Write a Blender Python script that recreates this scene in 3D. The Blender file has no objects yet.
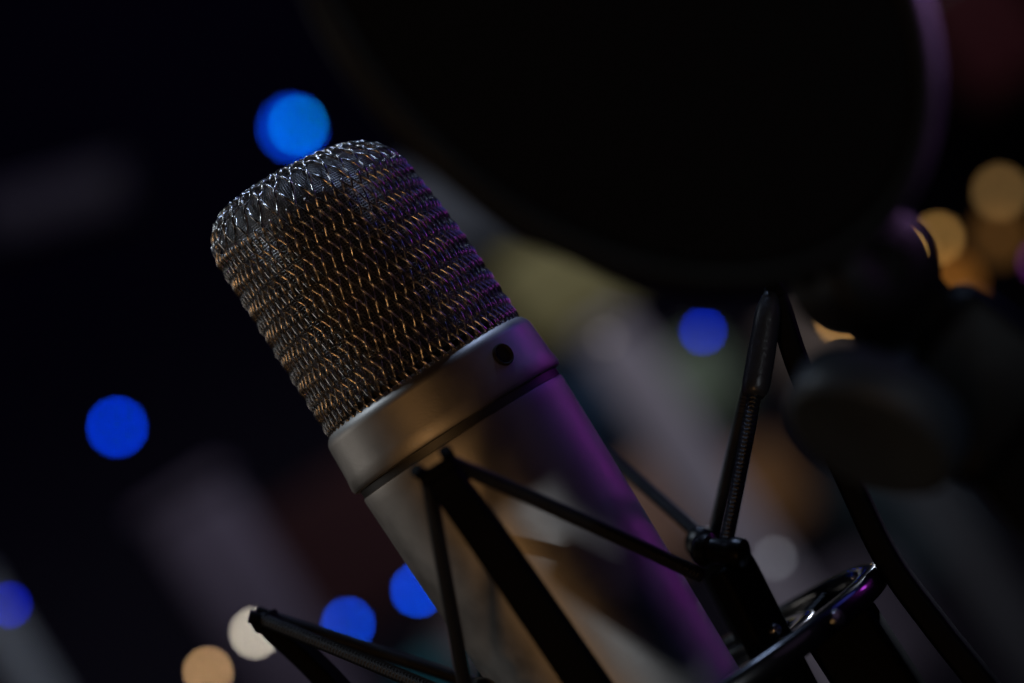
import bpy, math, random
from mathutils import Vector, Matrix
random.seed(7)
S = bpy.context.scene
C = S.collection
MM = 0.001
Z0 = 1.2                      # height of the microphone's collar seam above the floor, metres
ORG = Vector((0, 0, Z0))

# ------------------------------------------------------------------ helpers
def W(x, y, z):               # millimetres about the collar seam -> world
    return ORG + Vector((x, y, z)) * MM

# camera frame -----------------------------------------------------
PITCH = math.radians(2.91)
ROLL = math.atan2(0.54, 0.842)
CAM = W(19.2, -620.0, -22.7)
FWD = Vector((0, math.cos(PITCH), math.sin(PITCH)))
R0 = Vector((1, 0, 0)); U0 = Vector((0, -math.sin(PITCH), math.cos(PITCH)))
XC = R0 * math.cos(ROLL) - U0 * math.sin(ROLL)
YC = R0 * math.sin(ROLL) + U0 * math.cos(ROLL)
FPX = 3007.0
def at(px, py, d):            # world point seen at a pixel, d metres away
    return CAM + FWD * d + XC * ((px - 512) / FPX * d) + YC * (-(py - 341.5) / FPX * d)

def link(name, me, parent=None):
    o = bpy.data.objects.new(name, me); C.objects.link(o)
    if parent is not None: o.parent = parent
    return o

def mesh(name, verts, faces, m, parent=None, smooth=True, angle=None, uvs=None):
    off = Vector((0, 0, 0))
    p = parent
    while p is not None:
        off = off + p.location; p = p.parent
    me = bpy.data.meshes.new(name)
    me.from_pydata([tuple(Vector(v) - off) for v in verts], [], faces)
    if uvs is not None:
        uvl = me.uv_layers.new(name='UVMap')
        for l in me.loops: uvl.data[l.index].uv = uvs[l.vertex_index]
    me.materials.append(m)
    if smooth:
        me.polygons.foreach_set('use_smooth', [True] * len(me.polygons))
        if angle: me.set_sharp_from_angle(angle=math.radians(angle))
    me.validate(); me.update()
    return link(name, me, parent)

def thing(name, label, cat, loc, group=None, kind=None):
    o = bpy.data.objects.new(name, None); C.objects.link(o)
    o.location = loc; o.empty_display_size = 0.01
    tag(o, label, cat, group, kind)
    return o
def tag(o, label=None, cat=None, group=None, kind=None):
    if label: o['label'] = label
    if cat: o['category'] = cat
    if group: o['group'] = group
    if kind: o['kind'] = kind
    return o

class MB:
    def __init__(s): s.v = []; s.f = []; s.uv = []
    def add(s, v, f, uv=None):
        b = len(s.v); s.v += [Vector(x) for x in v]; s.f += [tuple(b + i for i in q) for q in f]
        s.uv += uv if uv else [(0, 0)] * len(v)
    def lathe(s, prof, n=96, centre=(0, 0, 0), axis=None, closed=False, a0=0.0):
        # prof: (r, h) in mm about the axis through centre (mm)
        c = W(*centre)
        ax = Vector(axis).normalized() if axis else Vector((0, 0, 1))
        e1 = ax.orthogonal().normalized() if axis else Vector((1, 0, 0))
        e2 = ax.cross(e1)
        V = []; F = []; U = []
        L = len(prof); acc = 0
        for j, (r, h) in enumerate(prof):
            if j: acc += math.hypot(r - prof[j-1][0], h - prof[j-1][1])
            for i in range(n):
                t = a0 + 2 * math.pi * i / n
                V.append(c + (e1 * math.cos(t) + e2 * math.sin(t)) * (r * MM) + ax * (h * MM))
                U.append((i / n, acc))
        jj = L if closed else L - 1
        for j in range(jj):
            k = (j + 1) % L
            for i in range(n):
                i2 = (i + 1) % n
                F.append((j*n+i, j*n+i2, k*n+i2, k*n+i))
        if not closed:
            if prof[0][0] > 1e-6: F.append(tuple(range(n-1, -1, -1)))
            if prof[-1][0] > 1e-6: F.append(tuple((L-1)*n + i for i in range(n)))
        s.add(V, F, U)
    def sweep(s, path, sect, side=None, cap=True, closed=False, scale=None):
        # path: world points; sect: (a,b) metres in the plane; side: reference vector for a
        P = [Vector(p) for p in path]; n = len(sect); L = len(P)
        V = []; F = []; U = []; prev = None; acc = 0
        for j, p in enumerate(P):
            if closed: t = P[(j+1) % L] - P[j-1]
            else: t = P[min(j+1, L-1)] - P[max(j-1, 0)]
            t.normalize()
            if side is not None:
                sd = side(j) if callable(side) else Vector(side)
                a = (sd - t * sd.dot(t)).normalized()
            else:
                ref = prev if prev is not None else (t.orthogonal())
                a = (ref - t * ref.dot(t)).normalized()
            prev = a; b = t.cross(a)
            if j: acc += (p - P[j-1]).length
            k = scale[j] if scale else 1.0
            for i, (x, y) in enumerate(sect):
                V.append(p + a * x * k + b * y * k); U.append((i / n, acc))
        jj = L if closed else L - 1
        for j in range(jj):
            q = (j + 1) % L
            for i in range(n):
                i2 = (i + 1) % n
                F.append((j*n+i, j*n+i2, q*n+i2, q*n+i))
        if cap and not closed:
            F.append(tuple(range(n-1, -1, -1))); F.append(tuple((L-1)*n+i for i in range(n)))
        s.add(V, F, U)
    def tube(s, path, r, n=14, scale=None, closed=False):
        s.sweep(path, [(r*math.cos(2*math.pi*i/n), r*math.sin(2*math.pi*i/n)) for i in range(n)], scale=scale, closed=closed)
    def box(s, c, ax, ay, az, hx, hy, hz, bev):
        # bevelled box through a rounded section swept along az (all metres)
        ax, ay, az = Vector(ax).normalized(), Vector(ay).normalized(), Vector(az).normalized()
        sec = rrect(hx, hy, bev, 4)
        pts = []; sc = []
        for k, f in ((-1, 1), (-1 + 1e-9, 1)): pass
        path = [Vector(c) + az * t for t in (-hz, -hz + bev * .3, -hz + bev, hz - bev, hz - bev * .3, hz)]
        sc = [1 - bev / max(hx, hy), 1 - bev * .3 / max(hx, hy), 1, 1, 1 - bev * .3 / max(hx, hy), 1 - bev / max(hx, hy)]
        s.sweep(path, sec, side=ax, scale=sc)
    def build(s, name, m, parent=None, smooth=True, angle=None, uv=False):
        return mesh(name, s.v, s.f, m, parent, smooth, angle, s.uv if uv else None)

def rrect(hx, hy, r, k=4):
    out = []
    for cx, cy, a0 in ((hx-r, hy-r, 0), (-hx+r, hy-r, 90), (-hx+r, -hy+r, 180), (hx-r, -hy+r, 270)):
        for i in range(k + 1):
            a = math.radians(a0 + 90 * i / k)
            out.append((cx + r*math.cos(a), cy + r*math.sin(a)))
    return out

def spline(pts, n=12):
    P = [Vector(p) for p in pts]; P = [P[0]*2 - P[1]] + P + [P[-1]*2 - P[-2]]
    out = []
    for i in range(1, len(P) - 2):
        p0, p1, p2, p3 = P[i-1], P[i], P[i+1], P[i+2]
        for k in range(n):
            t = k / n
            out.append(0.5 * ((2*p1) + (p2-p0)*t + (2*p0-5*p1+4*p2-p3)*t*t + (3*p1-p0-3*p2+p3)*t**3))
    out.append(P[-2]); return out

# ------------------------------------------------------------------ materials
def mat(name, base, rough=0.5, metal=0.0, spec=0.5, bump=None, mottled=None, coat=0):
    m = bpy.data.materials.new(name); m.use_nodes = True
    nt = m.node_tree; b = nt.nodes['Principled BSDF']
    b.inputs['Base Color'].default_value = (*base, 1)
    b.inputs['Roughness'].default_value = rough
    b.inputs['Metallic'].default_value = metal
    b.inputs['Specular IOR Level'].default_value = spec
    if coat: b.inputs['Coat Weight'].default_value = coat
    tc = nt.nodes.new('ShaderNodeTexCoord')
    if mottled:
        sc, amt = mottled
        nz = nt.nodes.new('ShaderNodeTexNoise'); nz.inputs['Scale'].default_value = sc; nz.inputs['Detail'].default_value = 5
        nt.links.new(tc.outputs['Object'], nz.inputs['Vector'])
        mr = nt.nodes.new('ShaderNodeMapRange')
        mr.inputs['From Min'].default_value = .3; mr.inputs['From Max'].default_value = .7
        mr.inputs['To Min'].default_value = max(0.02, rough - amt); mr.inputs['To Max'].default_value = rough + amt
        nt.links.new(nz.outputs['Fac'], mr.inputs['Value']); nt.links.new(mr.outputs[0], b.inputs['Roughness'])
        mx = nt.nodes.new('ShaderNodeMix'); mx.data_type = 'RGBA'
        mx.inputs[6].default_value = (*[c * .8 for c in base], 1); mx.inputs[7].default_value = (*[min(1, c * 1.15) for c in base], 1)
        nt.links.new(nz.outputs['Fac'], mx.inputs[0]); nt.links.new(mx.outputs[2], b.inputs['Base Color'])
    if bump:
        sc, st, dist = bump
        nz = nt.nodes.new('ShaderNodeTexNoise'); nz.inputs['Scale'].default_value = sc; nz.inputs['Detail'].default_value = 3
        nt.links.new(tc.outputs['Object'], nz.inputs['Vector'])
        bp = nt.nodes.new('ShaderNodeBump'); bp.inputs['Strength'].default_value = st; bp.inputs['Distance'].default_value = dist
        nt.links.new(nz.outputs['Fac'], bp.inputs['Height']); nt.links.new(bp.outputs[0], b.inputs['Normal'])
    return m

def emit(name, col, power):
    m = bpy.data.materials.new(name); m.use_nodes = True
    nt = m.node_tree; nt.nodes.clear()
    o = nt.nodes.new('ShaderNodeOutputMaterial'); e = nt.nodes.new('ShaderNodeEmission')
    e.inputs[0].default_value = (*col, 1); e.inputs[1].default_value = power
    nt.links.new(e.outputs[0], o.inputs[0])
    return m

NICKEL = mat('satin nickel', (.58, .555, .52), .52, 1.0, bump=(2600, .25, .0001), mottled=(160, .05))
GROOVE = mat('seam black', (.015, .015, .016), .6)
SEAM = mat('shaded seam metal', (.13, .13, .13), .5, 1.0)  # nickel darkened to hold the soft shadow in the collar groove
WIRE = mat('grille wire', (.80, .76, .72), .24, 1.0, mottled=(900, .08))
DARKSCREW = mat('blackened screw', (.030, .027, .028), .7, 0, .2)
ARMM = mat('matt black nylon', (.0020, .0020, .0024), .6, 0, .07, bump=(1500, .3, .0001))
MOUNT = mat('black moulded nylon', (.004, .004, .005), .36, 0, .3, bump=(1500, .3, .0001), mottled=(120, .08))
RINGM = mat('glossy black ring enamel', (.004, .004, .006), .28, 0, .6, coat=1)
KNOBM = mat('charcoal rubberised plastic', (.030, .042, .062), .5, 0, .4, mottled=(60, .1))
FILTERM = mat('black hoop plastic', (.0026, .0026, .0034), .48, 0, .16, mottled=(80, .06))
STEEL = mat('screw steel', (.5, .5, .52), .25, 1.0)
GOLD = mat('gold capsule film', (.12, .085, .04), .6, 1.0)

def cordmat():
    m = mat('black braided cord', (.009, .009, .012), .42, 0, .4)
    nt = m.node_tree; b = nt.nodes['Principled BSDF']
    uv = nt.nodes.new('ShaderNodeUVMap'); sep = nt.nodes.new('ShaderNodeSeparateXYZ')
    nt.links.new(uv.outputs[0], sep.inputs[0])
    def wave(sg):
        mu = nt.nodes.new('ShaderNodeMath'); mu.operation = 'MULTIPLY'; mu.inputs[1].default_value = 2*math.pi*4*sg
        nt.links.new(sep.outputs[0], mu.inputs[0])
        ma = nt.nodes.new('ShaderNodeMath'); ma.operation = 'MULTIPLY_ADD'; ma.inputs[1].default_value = 2*math.pi/0.0009
        nt.links.new(sep.outputs[1], ma.inputs[0]); nt.links.new(mu.outputs[0], ma.inputs[2])
        sn = nt.nodes.new('ShaderNodeMath'); sn.operation = 'SINE'; nt.links.new(ma.outputs[0], sn.inputs[0]); return sn
    a, c = wave(1), wave(-1)
    mx = nt.nodes.new('ShaderNodeMath'); mx.operation = 'MAXIMUM'
    nt.links.new(a.outputs[0], mx.inputs[0]); nt.links.new(c.outputs[0], mx.inputs[1])
    bp = nt.nodes.new('ShaderNodeBump'); bp.inputs['Strength'].default_value = .5; bp.inputs['Distance'].default_value = .0003
    nt.links.new(mx.outputs[0], bp.inputs['Height']); nt.links.new(bp.outputs[0], b.inputs['Normal'])
    return m
CORD = cordmat()
SLEEVE = mat('black shrink sleeve', (.030, .033, .040), .36, 0, .6, bump=(900, .5, .0003))

def gauzemat(name, nu, pv, cover, base):
    # fine woven wire: open between the wires (UV: turns, metres)
    m = mat(name, base, .38, 1.0)
    nt = m.node_tree; b = nt.nodes['Principled BSDF']; out = nt.nodes['Material Output']
    uv = nt.nodes.new('ShaderNodeUVMap'); sep = nt.nodes.new('ShaderNodeSeparateXYZ')
    nt.links.new(uv.outputs[0], sep.inputs[0])
    def cosv(src, k):
        mu = nt.nodes.new('ShaderNodeMath'); mu.operation = 'MULTIPLY'; mu.inputs[1].default_value = k
        nt.links.new(sep.outputs[src], mu.inputs[0])
        cs = nt.nodes.new('ShaderNodeMath'); cs.operation = 'COSINE'; nt.links.new(mu.outputs[0], cs.inputs[0]); return cs
    a, c = cosv(0, 2*math.pi*nu), cosv(1, 2*math.pi/pv)
    mx = nt.nodes.new('ShaderNodeMath'); mx.operation = 'MAXIMUM'
    nt.links.new(a.outputs[0], mx.inputs[0]); nt.links.new(c.outputs[0], mx.inputs[1])
    gt = nt.nodes.new('ShaderNodeMath'); gt.operation = 'GREATER_THAN'; gt.inputs[1].default_value = cover
    nt.links.new(mx.outputs[0], gt.inputs[0])
    bp = nt.nodes.new('ShaderNodeBump'); bp.inputs['Strength'].default_value = 1; bp.inputs['Distance'].default_value = .00025
    nt.links.new(mx.outputs[0], bp.inputs['Height']); nt.links.new(bp.outputs[0], b.inputs['Normal'])
    tr = nt.nodes.new('ShaderNodeBsdfTransparent'); ms = nt.nodes.new('ShaderNodeMixShader')
    nt.links.new(gt.outputs[0], ms.inputs[0]); nt.links.new(tr.outputs[0], ms.inputs[1]); nt.links.new(b.outputs[0], ms.inputs[2])
    nt.links.new(ms.outputs[0], out.inputs[0])
    return m
GAUZE = gauzemat('inner gauze', 230, .00063, .30, (.34, .33, .32))

# ------------------------------------------------------------------ the microphone
mic = thing('condenser_microphone', 'satin nickel studio microphone with a woven wire grille, held upright in a black shock mount', 'microphone', W(0, 0, -150))
b = MB()
b.lathe([(0, -150), (18.5, -150), (19.6, -149), (20.2, -140), (21.2, -105), (22.2, -75), (23.1, -45), (23.8, -20), (24.1, -5), (24.15, -3.0),
         (24.05, -2.4), (23.7, -2.1), (23.0, -2.1)], 160)
b.build('body', NICKEL, mic, angle=35)
b = MB(); b.lathe([(23.0, -3.4), (23.85, -3.2), (23.85, 1.0), (23.0, 1.2)], 128); b.build('seam', SEAM, mic, angle=40)
b = MB()
b.lathe([(22.6, -.35), (24.3, -.6), (24.95, -.3), (25.25, .5), (24.9, 3), (24.55, 10.0), (24.45, 10.6), (24.2, 11.2), (23.7, 11.9), (23.2, 12.3), (22.9, 12.5), (22.4, 13.0), (22.4, 10)], 160)
col = b.build('collar', NICKEL, mic, angle=40)
# recessed dark screw on the collar's front right
ang = math.radians(-90 + 41.0)
rad = Vector((math.cos(ang), math.sin(ang), 0))
b = MB()
cc = (rad.x*24.92, rad.y*24.92, 6.6)
b.lathe([(0, .02), (1.7, .02), (1.85, .25), (2.1, .42), (2.3, .3), (2.35, 0), (2.35, -.8)], 40, cc, rad)
sc = b.build('screw', DARKSCREW, col, angle=40)
b = MB(); b.lathe([(0, .06), (.6, .06), (.7, .04), (.7, 0)], 6, cc, rad); b.build('socket', DARKSCREW, sc, smooth=False)

# grille: profile of the head (radius by height), leaning a little
HB = 10.5
def head_prof():
    pts = [(22.95, HB), (22.9, 20), (22.65, 34), (22.3, 43), (22.1, 48)]
    r0, h0, R = 22.0, 52.4, 10.6
    for i in range(1, 13):
        a = math.radians(90 * i / 12)
        pts.append((r0 - R + R*math.cos(a), h0 + R*.98*math.sin(a)))
    pts.append((6, h0 + R*.98 + .9)); pts.append((0, h0 + R*.98 + 1.2))
    return pts
HP = head_prof()
# dense resample by arc length
def resample(pts, step):
    out = [pts[0]]; acc = 0; res = [(0, *pts[0])]; cum = [0]
    for p, q in zip(pts, pts[1:]): cum.append(cum[-1] + math.hypot(q[0]-p[0], q[1]-p[1]))
    n = int(cum[-1] / step); o = []
    for i in range(n + 1):
        s_ = cum[-1] * i / n
        k = max(j for j in range(len(cum)) if cum[j] <= s_ + 1e-9); k = min(k, len(pts) - 2)
        t = (s_ - cum[k]) / (cum[k+1] - cum[k])
        o.append((s_, pts[k][0] + (pts[k+1][0]-pts[k][0])*t, pts[k][1] + (pts[k+1][1]-pts[k][1])*t))
    return o
HS = resample(HP, .42)
def lean(p):                  # the knocked grille: its crown sits askew
    x, y, z = p
    k = max(0, (z - HB) / 50)
    return (x - 2.0*k*k*.9, y, z - x * .065 * max(0, (z - 38) / 24)**1.3 if z > 38 else z)
def surf(j, off):             # point radius/height offset along the outward normal
    a = HS[max(0, j-1)]; c = HS[min(len(HS)-1, j+1)]
    tr, th = c[1]-a[1], c[2]-a[2]; l = math.hypot(tr, th) or 1
    return HS[j][1] + th/l*off, HS[j][2] - tr/l*off
NW = 66
DPH = 2*math.pi / NW
WR = 0.265
jend = max(j for j in range(len(HS)) if HS[j][1] > 10.5)
jsh = max(j for j in range(len(HS)) if HS[j][2] < 54.5)       # every second wire is turned under at the shoulder
KP = [0.0]
for j in range(1, len(HS)):
    ds = HS[j][0] - HS[j-1][0]
    KP.append(KP[-1] + DPH * ds / (6.3 * max(.25, HS[j][1] / 23)))
b = MB()
n_s = 6
for fam in (1, -1):
    for i in range(NW):
        path = []
        jit = random.uniform(-.08, .08) * DPH
        for j in range(0, (jend if i % 2 == 0 else jsh) + 1):
            und = math.cos(2*math.pi*KP[j]/DPH) * fam
            r, h = surf(j, und * (WR + .06))
            ph = i * DPH + fam * KP[j] + jit * math.sin(KP[j]*9 + i)
            path.append(W(*lean((r*math.cos(ph), r*math.sin(ph), h))))
        b.tube(path, WR*MM, n_s)
# crown: plain square weave over the flat top
def topz(r):
    k = [q for q in HS if q[1] <= 14]
    for a, c in zip(k, k[1:]):
        if c[1] <= r <= a[1]:
            t = (a[1]-r) / ((a[1]-c[1]) or 1); return a[2] + (c[2]-a[2])*t
    return k[-1][2]
for fam in (0, 1):
    for i in range(-5, 6):
        q = i * 2.2; L = math.sqrt(max(0, 11.6**2 - q*q)); path = []
        for k in range(33):
            t = -L + 2*L*k/32
            x, y = (t, q) if fam == 0 else (q, t)
            z = topz(min(11.8, math.hypot(x, y))) + math.cos(math.pi*t/2.2) * (1 if (i + fam) % 2 else -1) * (WR + .05)
            path.append(W(*lean((x, y, z))))
        b.tube(path, WR*MM, n_s)
b.build('grille', WIRE, mic)
b = MB(); prof = []
V = []; F = []; U = []; n = 120
js = list(range(0, len(HS), 2))
for jj, j in enumerate(js):
    r, h = surf(j, -1.5)
    for i in range(n):
        t = 2*math.pi*i/n
        V.append(W(*lean((max(r, .02)*math.cos(t), max(r, .02)*math.sin(t), h)))); U.append((i/n, HS[j][0]*MM))
for jj in range(len(js)-1):
    for i in range(n):
        i2 = (i+1) % n; F.append((jj*n+i, jj*n+i2, (jj+1)*n+i2, (jj+1)*n+i))
# uv seam: own loop uvs so that the last column runs to 1
off = mic.location
me = bpy.data.meshes.new('gauze'); me.from_pydata([tuple(v - off) for v in V], [], F)
uvl = me.uv_layers.new(name='UVMap')
for p in me.polygons:
    us = [U[v][0] for v in p.vertices]
    wrap = max(us) - min(us) > .5
    for li, v in zip(p.loop_indices, p.vertices):
        u = U[v][0]; uvl.data[li].uv = (u + 1 if wrap and u < .5 else u, U[v][1])
me.materials.append(GAUZE); me.polygons.foreach_set('use_smooth', [True]*len(me.polygons)); me.update()
link('gauze', me, mic)
b = MB()
b.lathe([(0, -3), (15.5, -3), (16.5, -2.4), (17, -1.5), (17, 1.5), (16.5, 2.4), (15.5, 3), (0, 3)], 64, (0, 0, 38), (0.12, -1, 0))
cap = b.build('capsule', DARKSCREW, mic, angle=40)
b = MB(); b.lathe([(0, 3.25), (12.6, 3.2), (12.8, 3.0)], 48, (0, 0, 38), (0.12, -1, 0)); b.build('diaphragm', GOLD, cap)
b = MB(); b.lathe([(0, 10), (21.9, 10), (21.9, 14.2), (19, 15.2), (6, 16), (5.5, 20), (0, 20)], 64); b.build('capsule_base', GROOVE, mic, angle=40)

# ------------------------------------------------------------------ the shock mount
mount = thing('shock_mount', 'black spider shock mount with four upright arms and zigzag elastic cords around the microphone', 'microphone mount', W(6.7, 0, -112))
CX = 6.7
TH = math.radians(-10.7)       # the cradle is turned a little
def pol(k, r, z, da=0):        # k: 0 front, 1 right, 2 back, 3 left
    a = math.radians(-90 + 90*k) + TH + da
    return W(CX + r*math.cos(a), r*math.sin(a), z)
def rdir(k):
    a = math.radians(-90 + 90*k) + TH
    return Vector((math.cos(a), math.sin(a), 0))
ARMP = [(63.6, -11.5), (63.0, -15), (59.4, -28.4), (55.6, -52.8), (53.6, -69.6), (54.4, -85), (56, -101), (57, -112)]
tips = []
for k in range(4):
    up = (5, 0, 0, 0)[k]
    path = spline([pol(k, r, z + up * max(0, (z + 112) / 100)) for r, z in ARMP[::-1]], 10)
    L = len(path)
    scl = [1.0 - .26 * (i/(L-1))**1.5 for i in range(L)]
    b = MB(); b.sweep(path, rrect(.0027, .0043, .0012, 4), side=rdir(k), scale=scl)
    arm = b.build('arm', ARMM, mount, angle=50)
    # forked tip
    b = MB(); rd = rdir(k); tg = Vector((-rd.y, rd.x, 0))
    top = pol(k, 63.7, -12.2 + up)
    for sgn in (1, -1):
        b.tube(spline([top + tg*.0022*sgn - Vector((0, 0, .001)), top + tg*.0030*sgn + rd*.0004 + Vector((0, 0, .0012)), top + tg*.0034*sgn + rd*.0016 + Vector((0, 0, .0026))], 6), .0013, 10)
    b.box(top, tg, rd, Vector((0, 0, 1)), .0038, .0022, .0014, .0006)
    b.build('hook', ARMM, arm, angle=50)
    tips.append(top + Vector((0, 0, .0006)))
# rings
def ring(ri, ro, z0, z1, bev, n=160):
    return [(ri, z0+bev), (ri+bev, z0), (ro-bev, z0), (ro-bev*.3, z0+bev*.3), (ro, z0+bev), (ro, z1-bev), (ro-bev*.3, z1-bev*.3), (ro-bev, z1), (ri+bev, z1), (ri+bev*.3, z1-bev*.3), (ri, z1-bev), (ri, z0+bev*1.01)]
b = MB(); b.lathe(ring(45.5, 50.9, -74.5, -69.2, 1.4), 200, (CX, 0, 0)); b.build('outer_ring', RINGM, mount, angle=60)
b = MB(); b.lathe(ring(31.5, 38.4, -76.0, -70.5, 1.4), 160, (CX*.5, 0, 0)); inner = b.build('inner_ring', RINGM, mount, angle=60)
# inner posts with their pins
posts = []
for k in range(4):
    kk = k + .5 - TH / (math.pi/2)
    rd = rdir(kk); tg = Vector((-rd.y, rd.x, 0))
    base = W(CX*.5, 0, 0)
    def pp(r, z): return Vector((base.x, base.y, Z0)) + rd*r*MM + Vector((0, 0, z*MM))
    b = MB()
    path = spline([pp(35, -104), pp(35.6, -84), pp(37.8, -67), pp(39.4, -55.5), pp(39.5, -52)], 8)
    L = len(path)
    b.sweep(path, rrect(.0026, .0052, .0014, 4), side=rd, scale=[1]*(L-3) + [.96, .86, .7])
    post = b.build('post', ARMM, mount, angle=50)
    b = MB()
    d = (rd*.75 + Vector((0, 0, -.45)) + tg*.12).normalized()
    c = pp(40.0, -49.6)
    q = [(0, -6.0), (1.6, -5.9), (2.9, -5.3), (3.5, -4.1), (3.5, -2.6), (2.6, -1.9), (2.5, 1.5), (2.9, 2.0), (3.1, 3.4), (2.8, 4.8), (1.5, 5.6), (0, 5.7)]
    cl = (c - ORG) / MM
    b.lathe(q, 32, tuple(cl), d); b.build('pin', MOUNT, post, angle=45)
    b = MB(); cs = (pp(40.6, -68) - ORG) / MM
    b.lathe([(0, .9), (1.0, .8), (1.4, .2), (1.4, -2)], 20, tuple(cs), rd); b.build('screw', STEEL, post, angle=40)
    posts.append(c)
# elastic cords
def cord(a, c, sag, r=.00145):
    d = c - a; n = 60; P = []
    for i in range(n + 1):
        t = i / n; p = a + d*t + Vector((0, 0, -sag*4*t*(1-t)))
        P.append(p)
    b = MB(); b.tube(P, r, 20)
    return b.build('elastic_cord', CORD, mount, uv=True), P
for k in range(4):
    rd = rdir(k); tg = Vector((-rd.y, rd.x, 0))
    for sgn in (1, -1):
        pk = k if sgn > 0 else (k - 1) % 4
        if k == 3 and sgn > 0: e = e - Vector((0, 0, .0075))
        a = tips[k] + tg*.0022*sgn + Vector((0, 0, .0003))
        e = posts[pk] - Vector((0, 0, .0005))
        if k == 0: e = e - tg*(.0062 if sgn > 0 else -.003)*sgn - Vector((0, 0, .0012))
        o, P = cord(a, e, random.uniform(-.0006, .0008))
        if k == 1 and sgn < 0:
            b = MB(); seg = P[1:25]
            b.tube(seg, .0028, 20, scale=[.60, .66, .76, .84, .90] + [.94 + .06*min(1, i/8) for i in range(len(seg)-8)] + [.97, .90, .72])
            b.build('sleeve', SLEEVE, o, uv=True)
# bridge between outer ring and the swivel under the right arm
for k in (0, 1, 2, 3):
    b = MB(); rd = rdir(k + .5)
    p0 = W(CX*.5, 0, -74.2) + rd*.0345; p1 = W(CX, 0, -72.2) + rd*.0470
    b.sweep([p0, (p0+p1)/2 + Vector((0, 0, -.0006)), p1], rrect(.0016, .0042, .0008, 3), side=Vector((0, 0, 1)))
    b.build('bridge', MOUNT, mount, angle=50)
b = MB(); b.box(W(44, -14, -90), (1, -.2, 0), (.2, 1, 0), (0, 0, 1), .0075, .006, .0160, .0016); b.build('bracket', ARMM, mount, angle=50)
b = MB(); b.lathe([(0, 1.2), (1.4, 1.1), (1.9, .4), (1.9, -2)], 24, (43, -47 + 11.5, -72.0), (.55, -.83, 0)); b.build('ring_screw', STEEL, mount, angle=40)

# ------------------------------------------------------------------ the pop filter (nearer the camera)
pop = thing('pop_filter', 'black oval pop filter hoop with dark mesh, looming out of focus above the microphone', 'pop filter', at(900, 480, .49))
D = .46
pc = at(612, -18, D)
maj = (XC*.769 - YC*.640); mnr = (-XC*.640 - YC*.769)
# the hoop leans back a little towards the microphone
maj = (maj + FWD*.10).normalized(); mnr = (mnr - FWD*.04).normalized()
k_ = D / FPX
SA, SB = 373*k_ - .0024, 262*k_ - .0024
nrm = maj.cross(mnr).normalized()
if nrm.dot(FWD) > 0: nrm = -nrm
H = [pc + maj*SA*math.cos(2*math.pi*i/128) + mnr*SB*math.sin(2*math.pi*i/128) for i in range(128)]
b = MB(); b.sweep(H, rrect(.0027, .0042, .0026, 6), side=lambda j: (H[j] - pc), closed=True)
hoop = b.build('hoop', FILTERM, pop, angle=60)
m = mat('black knitted filter cloth', (.004, .004, .005), .95, 0, .15, bump=(1800, .6, .0003))
for dz in (-.0028, .0028):
    V = [pc + nrm*dz]; F = []
    R_ = 14
    for rr in range(1, R_ + 1):
        for i in range(128):
            t = 2*math.pi*i/128; f = rr / R_
            V.append(pc + nrm*(dz + (.0016 if dz > 0 else -.0016)*(1 - f*f)) + maj*(SA - .0012)*f*math.cos(t) + mnr*(SB - .0012)*f*math.sin(t))
    for i in range(128): F.append((0, 1 + i, 1 + (i+1) % 128))
    for rr in range(R_ - 1):
        for i in range(128):
            i2 = (i+1) % 128
            F.append((1 + rr*128 + i, 1 + (rr+1)*128 + i, 1 + (rr+1)*128 + i2, 1 + rr*128 + i2))
    mesh('mesh_screen', V, F, m, pop)
def mmw(p): return tuple((p - ORG) / MM)
# hinge barrel below the hoop
b = MB(); hx = at(862, 272, .492)
axis = (FWD*-.9 + XC*.35 + YC*.1).normalized()
b.lathe([(0, -9), (8.6, -9), (9.8, -8), (10.2, -6.5), (10.2, 6.5), (9.8, 8), (8.6, 9), (4, 9.2), (3.6, 8.2), (0, 8.0)], 56, mmw(hx), axis)
b.build('hinge', FILTERM, pop, angle=40)
b = MB()
b.sweep(spline([at(800, 215, .489), at(846, 255, .491), at(905, 318, .495), at(968, 392, .50), at(1030, 470, .505), at(1110, 560, .51)], 10),
        rrect(.0085, .006, .003, 5), side=XC + YC*.6)
b.build('stem', FILTERM, pop, angle=50)
b = MB(); b.box(at(968, 385, .497), XC*.8 - YC*.6, XC*.6 + YC*.8, FWD, .0115, .0135, .010, .003); b.build('clamp', FILTERM, pop, angle=50)
b = MB(); kn = at(874, 430, .487); kax = (XC*-.44 - YC*.76 - FWD*.48).normalized()
prof = [(0, 2.6), (11.0, 2.6), (12.2, 2.9), (13.4, 2.9), (14.4, 2.2), (15.0, .8), (15.0, -4.2), (14.4, -5.4), (12.5, -6), (5, -6.4), (4.6, -14), (0, -14)]
b.lathe(prof, 72, mmw(kn), kax)
b.build('thumb_knob', KNOBM, pop, angle=40)

# ------------------------------------------------------------------ the background: lamps
def lamp(px, py, d, D_mm, col, label, group, name='stage_lamp', r=None):
    """small glowing lens in a dark housing"""
    c = at(px, py, d)
    t = thing(name, label, 'lamp', c, group)
    fw = (CAM - c).normalized()
    cm = mmw(c); R = D_mm / 2
    power = (85 * (d - .606) / d / (D_mm * MM / d * FPX)) ** 2      # lens radiance of a small bright bulb
    b = MB(); b.lathe([(0, R*.45), (R*.5, R*.38), (R*.85, R*.18), (R, 0), (R, -R*.2)], 24, cm, fw)
    b.build('lens', emit('glow ' + name, col, power), t)
    b = MB(); b.lathe([(R*1.02, .1), (R*1.35, .1), (R*1.35, -R*3), (R*.6, -R*3.6), (0, -R*3.6)], 24, cm, fw)
    b.build('housing', MOUNT, t, angle=40)
    return t
BL = 'blue lamps glowing in the dark behind'
WL = 'warm lamps glowing in the dark behind'
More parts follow.
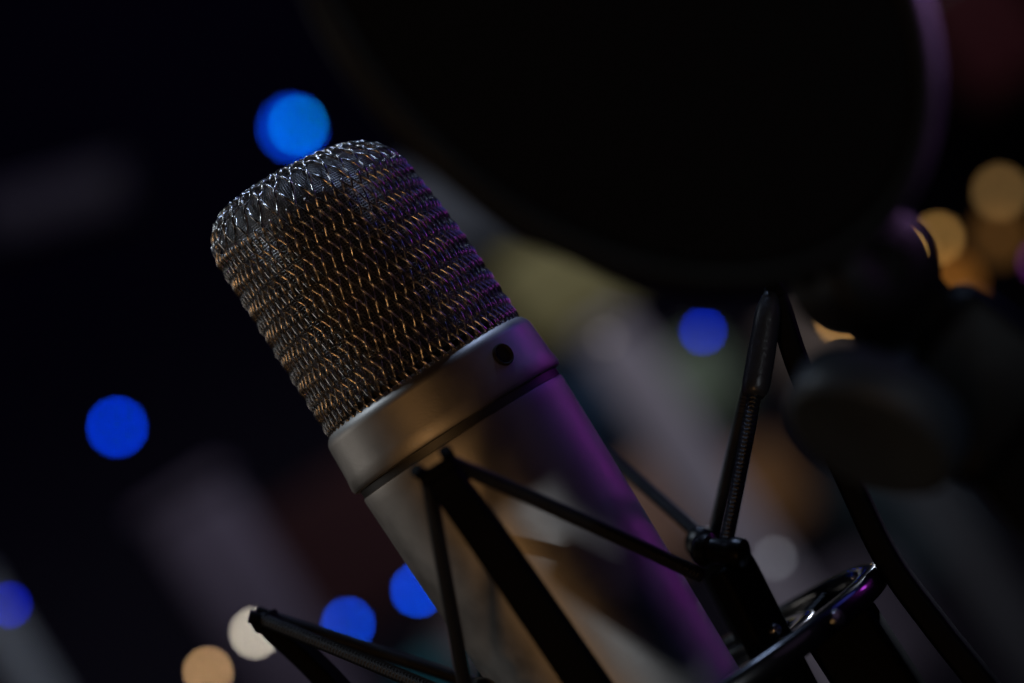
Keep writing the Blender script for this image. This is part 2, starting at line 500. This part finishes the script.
lamp(293, 128, 3.3, 13.0, (.0, .028, .40), 'deep blue lamp added behind the pale blue one above the grille for its outer tone', BL)  # extra lamp added to give the single blue lamp its deeper outer tone
lamp(298, 125, 1.95, 5.0, (.0, .105, .42), 'pale blue lamp glowing above the grille', BL)
lamp(117, 427, 2.0, 5.5, (.0, .026, .50), 'single blue lamp glowing in the dark left of the microphone head', BL)
lamp(9, 605, 1.28, 3.5, (.0, .005, .26), 'dim deep blue lamp at the lower left edge of the photo', BL)
lamp(348, 624, 1.58, 4.2, (.0, .038, .46), 'blue lamp just above the elastic cord, left of the microphone body', BL)
lamp(418, 590, 1.62, 4.4, (.0, .045, .56), 'blue lamp half hidden behind the left edge of the microphone body', BL)
lamp(703, 331, 1.34, 3.6, (.0, .010, .27), 'deep blue lamp between microphone and the upright arm with the sleeved cord', BL)
lamp(255, 633, 1.45, 4.0, (.47, .42, .34), 'brightest cream white lamp behind the tip of the left arm', WL)
lamp(208, 672, 1.42, 3.8, (.36, .21, .10), 'amber lamp low beside the cream white one', WL)
lamp(775, 558, 1.25, 3.4, (.045, .046, .052), 'pale grey lamp above the ring of the shock mount', WL)
lamp(938, 238, 1.55, 6.5, (.155, .083, .023), 'amber lamp just right of the pop filter hinge', WL)
lamp(1000, 192, 1.75, 9.0, (.092, .052, .018), 'dimmer amber lamp above right of the hinge at the edge', WL)
lamp(1000, 236, 1.95, 22.0, (.055, .024, .006), 'faint brown orange lamp low on the right edge', WL)
lamp(903, 252, 1.35, 3.6, (.42, .24, .06), 'yellow lamp almost hidden by the pop filter hinge', WL)
lamp(842, 319, 1.62, 4.4, (.24, .125, .038), 'orange lamp peeping under the pop filter hinge', WL)
lamp(950, 284, 2.0, 24.0, (.15, .055, .009), 'orange glow between the hinge and the clamp', WL)
lamp(1036, 425, 1.5, 6.0, (.22, .065, .014), 'orange lamp cut by the right edge beside the clamp', WL)
lamp(1042, 262, 1.6, 5.0, (.025, .004, .03), 'magenta lamp cut by the right edge of the photo', WL)
lamp(606, 338, 1.34, 3.6, (.016, .014, .013), 'very faint grey lamp in front of the pale post', WL)

# ------------------------------------------------------------------ the background: posts and panels out of focus
def post(px, py, d, w, h0, h1, base, label, cat='post', name='upright_post', rough=.6, depth=None):
    c = at(px, py, d)
    m_ = mat(label[:24] + ' paint', base, rough, 0, .3, mottled=(12, .1))
    t = thing(name, label, cat, Vector((c.x, c.y, c.z + h0)))
    b = MB(); dp = depth or w
    b.box(Vector((c.x, c.y, c.z + (h0+h1)/2)), (1, 0, 0), (0, 1, 0), (0, 0, 1), w/2, dp/2, (h1-h0)/2, min(w, dp)*.18)
    b.build('shaft', m_, t, angle=40)
    b = MB(); b.box(Vector((c.x, c.y, c.z + h1 + .006)), (1, 0, 0), (0, 1, 0), (0, 0, 1), w*.51, dp*.51, .006, .002)
    b.build('cap', m_, t, angle=40)
    return t
def wd(px, d): return px * d / FPX
post(668, 430, 2.0, wd(62, 2.0), -.34, .075, (.44, .41, .50), 'pale mauve upright post blurred to the right of the microphone')
post(222, 560, 2.1, wd(92, 2.1), -.20, .045, (.155, .13, .20), 'dull violet upright post low at the left behind the lamps')
post(10, 650, 1.9, wd(36, 1.9), -.2, .04, (.32, .37, .44), 'bluish grey post at the lower left corner')
post(958, 545, 2.0, wd(38, 2.0), -.25, .07, (.07, .075, .09), 'dark grey post behind the clamp at the lower right')

def panel(px, py, d, w, h, base, label, name='acoustic_panel', cat='panel', tilt=0):
    c = at(px, py, d)
    m_ = mat(label[:24] + ' cloth', base, .85, 0, .2, mottled=(9, .05))
    t = thing(name, label, cat, c)
    a = Vector((math.cos(tilt), 0, math.sin(tilt))); z = Vector((-math.sin(tilt), 0, math.cos(tilt)))
    b = MB(); b.box(c, a, (0, 1, 0), z, wd(w, d)/2, .02, wd(h, d)/2, .012); b.build('pad', m_, t, angle=40)
    b = MB(); b.box(c + Vector((0, .024, 0)), a, (0, 1, 0), z, wd(w, d)/2 + .006, .012, wd(h, d)/2 + .006, .003); b.build('frame', MOUNT, t, angle=40)
    return t
panel(560, 285, 2.6, 120, 100, (.46, .42, .20), 'olive yellow panel blurred right of the grille')
panel(690, 388, 2.7, 90, 80, (.26, .34, .25), 'grey green panel below the deep blue lamp')
panel(452, 205, 2.8, 110, 100, (.15, .17, .21), 'slate grey panel between the grille and the pop filter')
panel(655, 515, 2.5, 110, 110, (.40, .24, .18), 'pinkish brown panel behind the edge of the microphone body')
panel(765, 490, 2.6, 70, 90, (.34, .17, .07), 'rust brown panel behind the right elastic cord')
panel(340, 555, 2.9, 190, 150, (.060, .023, .028), 'dark maroon panel left of the microphone body')
panel(432, 680, 2.4, 60, 40, (.025, .20, .26), 'teal panel under the left elastic cord')
panel(480, 640, 2.6, 100, 50, (.40, .30, .32), 'dusty pink panel behind the bottom of the microphone body')
panel(600, 400, 2.8, 80, 90, (.03, .07, .14), 'navy blue panel beside the edge of the microphone collar')
panel(50, 205, 3.0, 150, 46, (.05, .044, .07), 'dim violet panel on the far left', tilt=-.31)
panel(815, 345, 2.7, 90, 80, (.24, .19, .165), 'taupe panel behind the top of the right arm')
panel(850, 640, 2.6, 150, 130, (.10, .085, .12), 'dusky violet panel under the shock mount ring')
panel(900, 520, 2.9, 130, 130, (.045, .07, .09), 'dim sea green panel behind the curved right arm')
panel(985, 30, 2.9, 110, 130, (.05, .008, .012), 'deep red panel in the upper right corner')

# far wall
wallm = mat('dark wall paint', (.022, .02, .03), .8, 0, .3, mottled=(1.4, .1))
b = MB(); c = at(512, 341, 4.6)
b.box(Vector((0, c.y, 1.35)), (1, 0, 0), (0, 1, 0), (0, 0, 1), 3.0, .06, 1.9, .01)
o = b.build('back_wall', wallm, None, smooth=False); o['kind'] = 'structure'

# ------------------------------------------------------------------ light
def area(name, pos, target, size, col, watts, spread=180, shape='DISK'):
    l = bpy.data.lights.new(name, 'AREA'); l.shape = shape; l.size = size; l.color = col; l.energy = watts
    l.spread = math.radians(spread)
    o = bpy.data.objects.new(name, l); C.objects.link(o)
    o.location = pos; o.rotation_euler = (Vector(target) - Vector(pos)).to_track_quat('-Z', 'Y').to_euler()
    return o
def spot(name, pos, target, angle, col, watts, r=.05, blend=.6):
    l = bpy.data.lights.new(name, 'SPOT'); l.spot_size = math.radians(angle); l.spot_blend = blend
    l.color = col; l.energy = watts; l.shadow_soft_size = r
    o = bpy.data.objects.new(name, l); C.objects.link(o)
    o.location = pos; o.rotation_euler = (Vector(target) - Vector(pos)).to_track_quat('-Z', 'Y').to_euler()
    return o
area('warm_lamp', W(-330, -720, -120), W(0, 0, 10), .13, (1, .53, .20), .43)
area('left_lamp', W(-620, 190, 200), W(0, 0, 20), .26, (1.0, .94, .88), .18)
area('upper_left_lamp', W(-300, 110, 520), W(0, 0, 40), .08, (.72, .85, 1.0), .46)
area('top_lamp', W(240, 150, 500), W(0, 0, 60), .10, (.46, .62, 1.0), .60)
spot('purple_lamp', W(450, 300, 40), W(22, 0, 8), 10, (.64, .07, .92), 1.75, .10, 1.0)
area('blue_lamp', W(520, 200, 180), W(0, 0, 40), .2, (.12, .14, 1.0), .07)
area('violet_fill', W(640, -330, 60), W(0, 0, 0), .30, (.62, .40, .76), .024)  # weak unseen fill, added to lift the microphone's right half to violet
area('key_lamp', W(313, -671, -4), W(0, 0, -40), .022, (.84, .91, 1.0), .25)
spot('hoop_rim_fill', W(430, -108, 40), W(101, -160, 12), 10.5, (.70, .34, .92), 30, .02)  # unseen narrow spot, added to tint only the hoop's right rim
spot('ring_rim_fill', W(330, 720, 120), W(54, 10, -72), 4.2, (.75, .82, 1.0), 5, .02, .4)  # unseen backlight, added for glints on the shock mount ring
spot('wall_wash_fill', Vector((-.5, 1.6, 2.6)), at(230, 430, 4.5), 50, (.32, .20, 1.0), 9, .1)  # unseen blue wash, added to lift the dark wall at the left
spot('backdrop_fill', Vector((.9, .7, 2.9)), at(560, 420, 2.6), 62, (.95, .94, 1.0), 56, .15)  # unseen spot, added to brighten the background posts and panels

w = bpy.data.worlds.new('World'); S.world = w; w.use_nodes = True
w.node_tree.nodes['Background'].inputs[0].default_value = (.35, .4, .8, 1)
w.node_tree.nodes['Background'].inputs[1].default_value = .0012

# ------------------------------------------------------------------ camera
cd = bpy.data.cameras.new('camera'); cam = bpy.data.objects.new('camera', cd); C.objects.link(cam)
M = Matrix((XC, YC, -FWD)).transposed().to_4x4(); M.translation = CAM
cam.matrix_world = M
cd.sensor_width = 36; cd.lens = FPX / 1024 * 36
cd.clip_start = .02; cd.clip_end = 50
cd.dof.use_dof = True; cd.dof.focus_distance = .606; cd.dof.aperture_fstop = 6.0
S.camera = cam
S.view_settings.view_transform = 'Standard'; S.view_settings.look = 'None'
S.view_settings.exposure = 0; S.view_settings.gamma = 1
S.render.engine = 'CYCLES'
S.cycles.use_adaptive_sampling = False
S.cycles.use_denoising = True
S.cycles.denoiser = 'OPENIMAGEDENOISE'
S.cycles.denoising_input_passes = 'RGB_ALBEDO_NORMAL'
S.cycles.max_bounces = 6; S.cycles.transparent_max_bounces = 12
S.cycles.sample_clamp_indirect = 2.0
S.cycles.caustics_reflective = False; S.cycles.caustics_refractive = False
